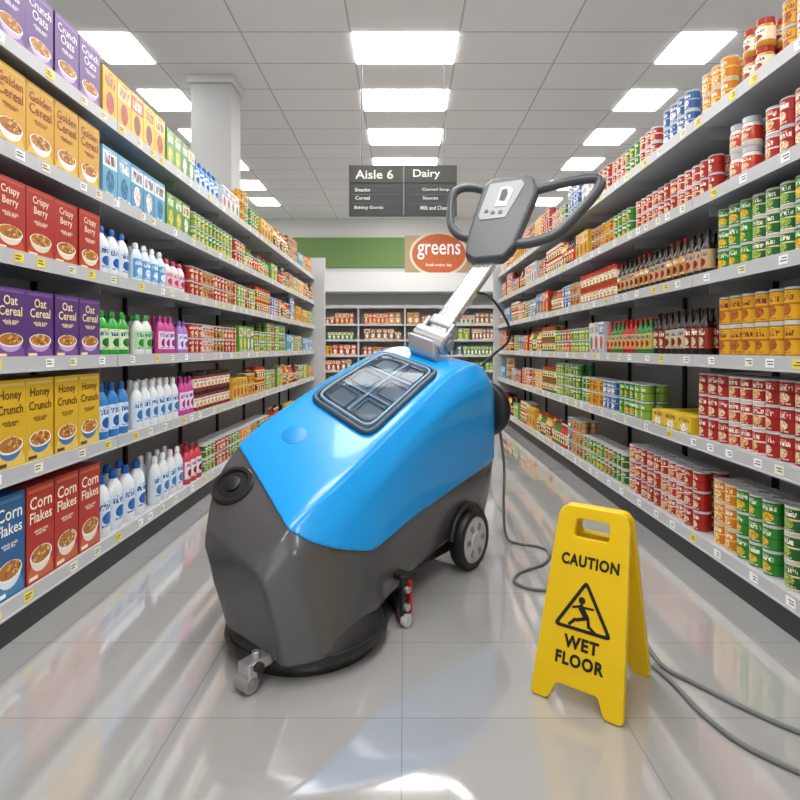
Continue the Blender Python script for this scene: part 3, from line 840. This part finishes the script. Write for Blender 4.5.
rc = P(-.33, -.19, .82)
lathe_obj('cord_reel', rc, -Fd, [(.06,0),(.15,.004),(.168,.02),(.172,.04),(.168,.06),(.15,.076),(.09,.08),(.08,.07)], M_rubber, fs, 48, 60)
lathe_obj('cord_reel_hub', rc-Fd*.07, -Fd, [(.078,0),(.07,.018),(.03,.022)], M_gray, fs, 32)
b0 = P(.03, -.01, 1.185)
Hc = Vector((.684, 3.65, 2.034)); Uv = Vector((.95, -.30, 0)).normalized(); Vv = Vector((.37, .33, .86)); Vv = (Vv - Uv*Vv.dot(Uv)).normalized(); Hn = Uv.cross(Vv).normalized()
def hq(dx, dy, n=0.):
    b = dy/153/Vv.z; a = (dx/153 - Vv.x*b)/Uv.x
    return Hc + Uv*a + Vv*b + Hn*n
mt = hq(-28, -46, -.03)
md_ = (mt-b0).normalized()
sd = Uv.copy(); sd = (sd - md_*sd.dot(md_)).normalized()
fr_ = sd.cross(md_)
M_cast = mat('cast_alloy', '#b9bcc0', .3, .5)
obox('mast', (b0+mt)/2 + md_*.02, sd, fr_, md_, (.062, .030, (mt-b0).length/2+.02), mat('polished_mast', '#f4f6f8', .18, .75), fs, .016)
for q in (-1, 1):
    obox('mast_slot', (b0+mt)/2 + fr_*.0305*q + md_*.06, sd, fr_, md_, (.010, .002, .22), M_cast, fs, .001)
obox('mast_foot', b0+Vector((0,0,-.01)), sd, fr_, UP, (.10, .08, .05), M_cast, fs, .02)
cyl('mast_pivot', b0-sd*.11+md_*.09, b0+sd*.11+md_*.09, .068, M_cast, fs, 32)
cyl('pivot_cap', b0-sd*.13+md_*.09, b0-sd*.11+md_*.09, .036, M_mg, fs, 24)
cyl('pivot_cap', b0+sd*.11+md_*.09, b0+sd*.13+md_*.09, .036, M_mg, fs, 24)
for q in (-1, 1):
    obox('pivot_cheek', b0+sd*.085*q+md_*.13, sd, fr_, md_, (.014, .05, .085), M_cast, fs, .012)
obox('mast_collar', b0+md_*.21, sd, fr_, md_, (.075, .045, .035), M_cast, fs, .012)
def slab(name, pts, n0, n1, m, bev=.02):
    N = len(pts)
    V = [hq(x, y, n0) for x, y in pts]+[hq(x, y, n1) for x, y in pts]
    F = [tuple(range(N)), tuple(N+i for i in range(N))[::-1]]+[(i, N+i, N+(i+1) % N, (i+1) % N) for i in range(N)]
    o = mesh_obj(name, V, F, m, fs)
    if bev:
        b = o.modifiers.new('b', 'BEVEL'); b.width = bev; b.segments = 4
    return o
M_head = mat('head_plastic', '#484c50', .36)
slab('control_head', [(-22,38),(-12,46),(20,47),(29,42),(29,26),(2,-32),(-10,-44),(-38,-45),(-45,-38),(-41,-18)], -.05, .045, M_head, .022)
slab('control_panel', [(-15,38),(16,40),(18,34),(-4,-2),(-28,-3),(-29,2)], .045, .050, mat('control_panel_gray', '#9ca1a5', .35), .002)
slab('control_display', [(-5,32),(4,33),(7,28),(-2,10),(-13,10)], .050, .054, mat('display_gray', '#c8ccce', .3), 0)
slab('control_key', [(-4,29),(1,30),(1,24),(-3,16),(-8,17)], .050, .056, M_dark, 0)
for (x, y) in ((-21,6),(-15,4),(-8,4)):
    lathe_obj('control_button', hq(x, y, .050), Hn, [(.014,0),(.013,.006)], M_head, fs, 16)
tube('handle_loop', [hq(x, y) for x, y in [(-16,34),(-32,41),(-46,41),(-54,33),(-57,12),(-56,-4),(-49,-14),(-38,-17),(-28,-10)]], .030, M_head, fs)
tube('handle_loop', [hq(x, y) for x, y in [(16,28),(32,33),(58,38),(80,40),(87,35),(80,22),(60,0),(42,-17),(26,-24),(8,-27),(-10,-26)]], .033, M_head, fs)
tube('wiring', [(.40,3.5,1.58),(.4375,3.5,1.55),(.53,3.5,1.52),(.625,3.5,1.39),(.656,3.5,1.26),(.55,3.5,1.156),(.46,3.46,1.08)], .008, M_rubber, fs)
M_cord = mat('cord_gray', '#6f7173', .5)
cord = [(.60,3.56,.70),(.63,3.56,.45),(.62,3.52,.2),(.63,3.47,.03),(.70,3.41,.009),(.80,3.36,.009),(.84,3.27,.009),(.77,3.10,.009),(.61,2.97,.009),(.56,2.86,.009),(.62,2.77,.009),
        (.76,2.74,.009),(.93,2.62,.009),(.985,2.43,.009),(.965,2.20,.009),(.97,2.08,.009),(1.03,1.99,.009),(1.11,1.87,.009),(1.225,1.735,.009),(1.39,1.60,.009),(1.43,1.47,.009),(1.33,1.40,.009),
        (1.2,1.48,.009),(1.10,1.58,.009),(1.01,1.69,.009),(.965,1.84,.009),(.955,1.98,.009),(.93,2.10,.009)]
ce = tube('power_cord', cord, .0085, M_cord, None)

# ------------------------------------------------------------ world + camera
w = bpy.data.worlds.new('world'); SC.world = w; w.use_nodes = True
w.node_tree.nodes['Background'].inputs[0].default_value = (.9, .93, 1, 1)
w.node_tree.nodes['Background'].inputs[1].default_value = .3
cam = bpy.data.cameras.new('camera'); co = bpy.data.objects.new('camera', cam); COL.objects.link(co)
co.location = (0, 0, H); co.rotation_euler = (math.pi/2, 0, 0)
cam.sensor_width = 36; cam.lens = 560/800*36
cam.shift_x = -5/800; cam.shift_y = -52/800
cam.clip_start = .05
SC.camera = co
